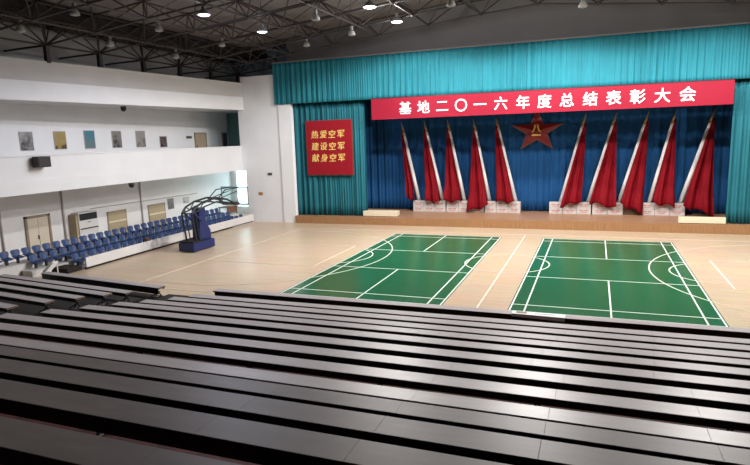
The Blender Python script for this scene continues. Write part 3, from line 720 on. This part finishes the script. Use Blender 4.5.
for a, b, z0, z1, c, lab in ((-0.55, 0.05, 1.25, 1.98, 0.20, 'dark grey poster on the wall behind the basketball hoop'), (1.06, 1.65, 1.48, 1.88, 0.5, 'small pale grey poster on the wall above the far blue seats')):
    t = empty('wall_poster', (xw, (a+b)/2, z0), lab, 'poster')
    build('poster_board', MB().box(xw, xw+0.03, a, b, z0, z1), M_pipe, t)
    build('poster_print', MB().box(xw+0.03, xw+0.036, a+0.03, b-0.03, z0+0.03, z1-0.03), picture_mat('poster_%s' % c, (c*0.5,)*3, (c,)*3, (c*1.2,)*3, c*20), t)
t = empty('door_sign', (xw, 2.2, 5.9), 'small dark sign plate beside the upper gallery door', 'sign')
build('sign_plate', MB().box(xw, xw+0.03, 1.92, 2.52, 5.93, 6.11), M_frame_wood, t)
build('sign_border', MB().box(xw+0.03, xw+0.035, 1.96, 2.48, 5.96, 6.08), M_greyplate, t)
sp = empty('speaker_box', (-20.6, -12.8, 4.75), 'black loudspeaker box fixed to the white balcony front', 'speaker')
build('speaker_cabinet', MB().box(-20.62, -20.25, -13.12, -12.48, 4.77, 5.24), M_dark, sp, bevel=0.015)
build('speaker_grille', MB().box(-20.25, -20.235, -13.08, -12.52, 4.81, 5.20), M_black, sp)
build('wall_bracket', MB().box(-20.67, -20.62, -12.9, -12.7, 4.9, 5.1), M_pipe, sp)
def dome(loc, lab):
    t = empty('dome_camera', loc, lab, 'camera')
    build('camera_base', MB().lathe(loc, [(0.001, 0), (0.16, 0), (0.16, -0.08), (0.001, -0.08)], 14), M_greyplate, t, smooth=False)
    build('camera_dome', MB().lathe(loc, [(0.15, -0.08), (0.15, -0.16), (0.11, -0.24), (0.05, -0.28), (0.001, -0.29)], 14), M_dark, t, smooth=True)
dome((-22.9, -5.1, 7.80), 'dark dome fixture under the upper gallery ceiling')
dome((-20.85, -7.2, 3.63), 'dark dome fixture under the lower edge of the balcony')
pl = tag(build('wall_plate', MB().box(-18.68, -18.36, 3.16, 3.2, 3.25, 3.42), M_greyplate, bevel=0.01), 'small dark plate high on the white wall beside the curtain', 'plate')
pl = tag(build('wall_plate', MB().box(-19.50, -19.18, 3.16, 3.2, 1.88, 2.08), M_orange, bevel=0.01), 'small orange-brown plate low on the white wall beside the hoop', 'plate')

# ------------------------------------------------------------------ high bay lamps
def hb_lamp(x, y, z, lit, lab, col=(1, 1, 1), e=0):
    k = (1.15 if e > 3 else 1.0) if lit else 0.75
    t = empty('high_bay_lamp', (x, y, z), lab, 'lamp', 'high bay lamps under the roof')
    build('reflector', MB().lathe((x, y, z), [(k*a, h) for a, h in ((0.26, 0.0), (0.255, 0.04), (0.20, 0.16), (0.10, 0.24), (0.001, 0.25))], 18), M_reflector if not lit else M_lampbody, t, smooth=True, solid=0.008)
    build('ballast', MB().lathe((x, y, z), [(0.001, 0.25), (0.09, 0.25), (0.09, 0.45), (0.001, 0.46)], 12), M_lampbody, t)
    build('hanging_rod', MB().tube((x, y, z+0.45), (x, y, max(z+0.6, zt(x))), 0.015, 6), M_steel, t)
    m = mat('lamp_glow_%s' % str(col), (0.9, 0.9, 0.9), 0.4, emit=col, estr=e) if lit else M_reflector
    build('lamp_glass', MB().lathe((x, y, z), [(k*a, h) for a, h in ((0.24, 0.01), (0.20, -0.02), (0.10, -0.04), (0.001, -0.045))], 18), m, t, smooth=True)
names = ['violet lit round lamp under the dark roof, nearest the balcony', 'bluish lit round lamp under the roof near the valance corner',
         'bright white lit round lamp at the top edge above the valance', 'bright white lit round lamp closest to the valance']
cols = [(0.80, 0.72, 1.0), (0.78, 0.90, 1.0), (0.98, 0.99, 1.0), (0.97, 0.99, 1.0)]
for (x, y, z, p, c), lab, c2 in zip(LIT, names, cols): hb_lamp(x, y, z, True, lab, c2, 6 if c2[0] > 0.9 else 1.7)
OFF = [(-17.87, -12.51, 11.0, 'unlit round lamp above the golden picture'), (-17.41, -8.06, 11.0, 'unlit round lamp left of the violet lamp'), (-17.55, -2.77, 11.0, 'unlit round lamp below and between the violet and bluish lamps'),
       (-19.6, -13.7, 10.3, 'unlit round lamp nearest the upper corner over the balcony'), (-19.3, -9.3, 10.3, 'unlit round lamp low over the balcony above the blue picture'), (-19.5, -4.4, 10.3, 'unlit round lamp low over the balcony above the gallery door'),
       (-9.7, -6.65, 11.0, 'unlit round lamp between the bluish and bright white lamps'), (-9.8, -2.2, 11.0, 'unlit round lamp just above the valance, below the bright white lamps'), (-13.5, -0.2, 11.0, 'unlit round lamp just above the dark corner of the valance'),
       (-3.44, -6.45, 11.0, 'unlit round lamp at the top edge right of the bright white lamps'), (1.75, -3.37, 11.0, 'unlit round lamp at the top edge above the star emblem')]
for x, y, z, lab in OFF: hb_lamp(x, y, z, False, lab)
